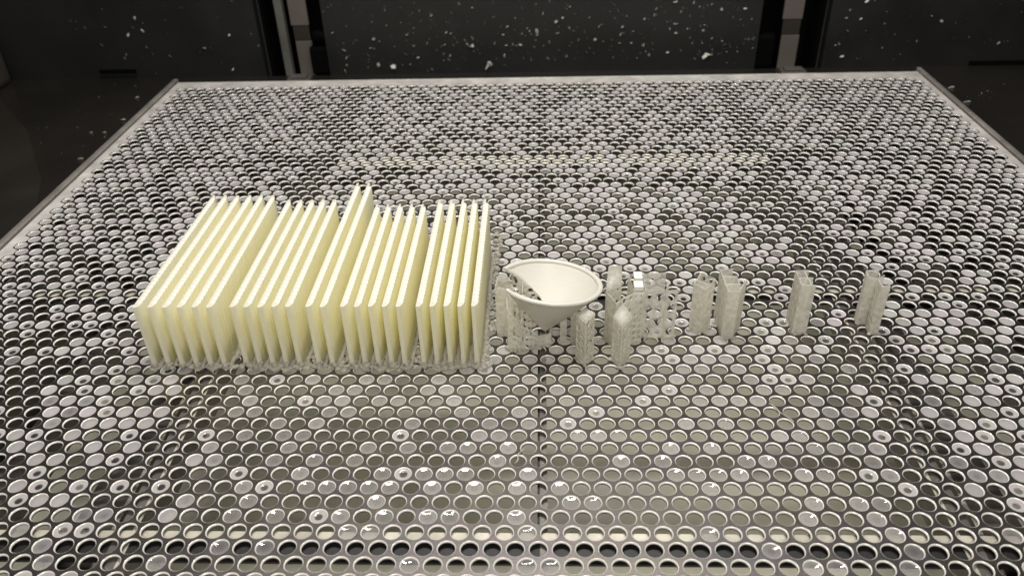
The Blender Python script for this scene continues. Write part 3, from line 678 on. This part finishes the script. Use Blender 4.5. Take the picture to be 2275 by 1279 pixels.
fs_('support_sheet', SUP, [sh((-19.6, -154.6), (-18.4, -149.0), 0, 27, 29, nu=2, nv=6, ragged=.4), sh((-18.4, -149.0), (-13.6, -147.8), 0, 30, 27.5, nu=3, nv=6, ragged=1.0), sh((-19.6, -154.6), (-15.0, -156.2), 0, 26.5, 27.5, nu=2, nv=6, ragged=.5)], 1)
fs_('support_sheet', SUP, [sh((-13.6, -147.8), (-12.0, -152), 0, 27.5, 25, nu=2, nv=6, ragged=.5), sh((-15.0, -156.2), (-12.2, -157.4), 0, 27, 22, nu=2, nv=5)], 2)
fs_('support_sheet', SUP, [sh((-14.4, -158.2), (-13.9, -164.6), 0, 24, 22, nu=2, nv=5, ragged=.3), sh((-13.9, -164.8), (-8.4, -167.2), 0, 21.5, 15.5, nu=3, nv=5, hole=.6, ragged=.3)], 3)
fs_('support_sheet', SUP, [sh((-8.2, -167.1), (-.7, -165.0), 0, 15, 8.5, nu=4, nv=3, hole=.95), sh((-8.3, -167.0), (-7.6, -158), 0, 15, 12, nu=2, nv=3)], 4)
fs_('support_sheet', SUP2, [sh((-.6, -164.9), (5.4, -162.3), 0, 7, 6.5, nu=3, nv=2, hole=.2), sh((5.4, -162.3), (6, -155), 0, 6.5, nu=2, nv=2)], 5)
fs_('support_post', SUP2, [sh((9.9, -159.6), (12.9, -159.6), 0, 10.5, 14, nu=2, nv=4), sh((10.1, -159.4), (10.5, -155), 0, 11, 12, nu=1, nv=3)], 6)
fs_('support_post', SUP2, [sh((14.8, -162.0), (17.6, -162.0), 0, 14.5, 19, nu=2, nv=4), sh((17.5, -162.0), (17.9, -156), 0, 19, 18, nu=1, nv=4), sh((14.8, -161.8), (14.9, -157), 0, 14.5, 15, nu=1, nv=4)], 7)
Lt = dict(nu=4, nv=4, hole=1.15, th=.4, jit=.25)
fs_('lattice_sheet', SUP, [sh((-12.6, -141.0), (2.5, -144.5), 0, 27.5, 13, **Lt)], 8)
fs_('lattice_sheet', SUP, [sh((-12.4, -149.0), (-3.5, -151.5), 0, 24.5, 12, **Lt), sh((-7.5, -142.5), (-7.5, -152), 0, 22, 17, nu=2, nv=4, hole=.6, th=.4)], 9)
mb = MB(); rr = random.Random(9)
for x, y, n in ((-17.5, -155.4, 6), (-13.8, -164.6, 6), (-8.4, -166.8, 8), (-1.5, -165, 8), (3, -163.4, 7), (11, -159.6, 4), (16, -162, 4), (-11, -166, 8)):
    for _ in range(n): mb.lump((x-org[0]+rr.gauss(0, 1.2), y-org[1]+rr.gauss(0, .7), rr.uniform(.2, 1)), rr.uniform(.5, 1.5), .5, .35, rr)
mb.obj('resin_foot', CRUMB, fun)
# thin cured strings across the plate
for (a, b_), lab in ((((-9, -237), (-6.5, -229.5)), 'short thin resin string draped between two holes in the near middle'), (((96, -203), (103, -214)), 'thin slanting resin string on the near right of the plate')):
    mb = MB(); vs = []; fs = []
    for i in range(9):
        f = i/8; cx, cy, cz = a[0]+(b_[0]-a[0])*f+.5*math.sin(i*1.1), a[1]+(b_[1]-a[1])*f, .4+.3*math.sin(f*3.1)
        for j in range(6): vs.append((cx+.28*math.cos(j*math.pi/3), cy, cz+.28*math.sin(j*math.pi/3)))
    for i in range(8):
        for j in range(6): fs.append((i*6+j, (i+1)*6+j, (i+1)*6+(j+1)%6, i*6+(j+1)%6))
    mb.add(vs, fs, True); tag(mb.obj('resin_string', CRUMB), lab, 'resin string')
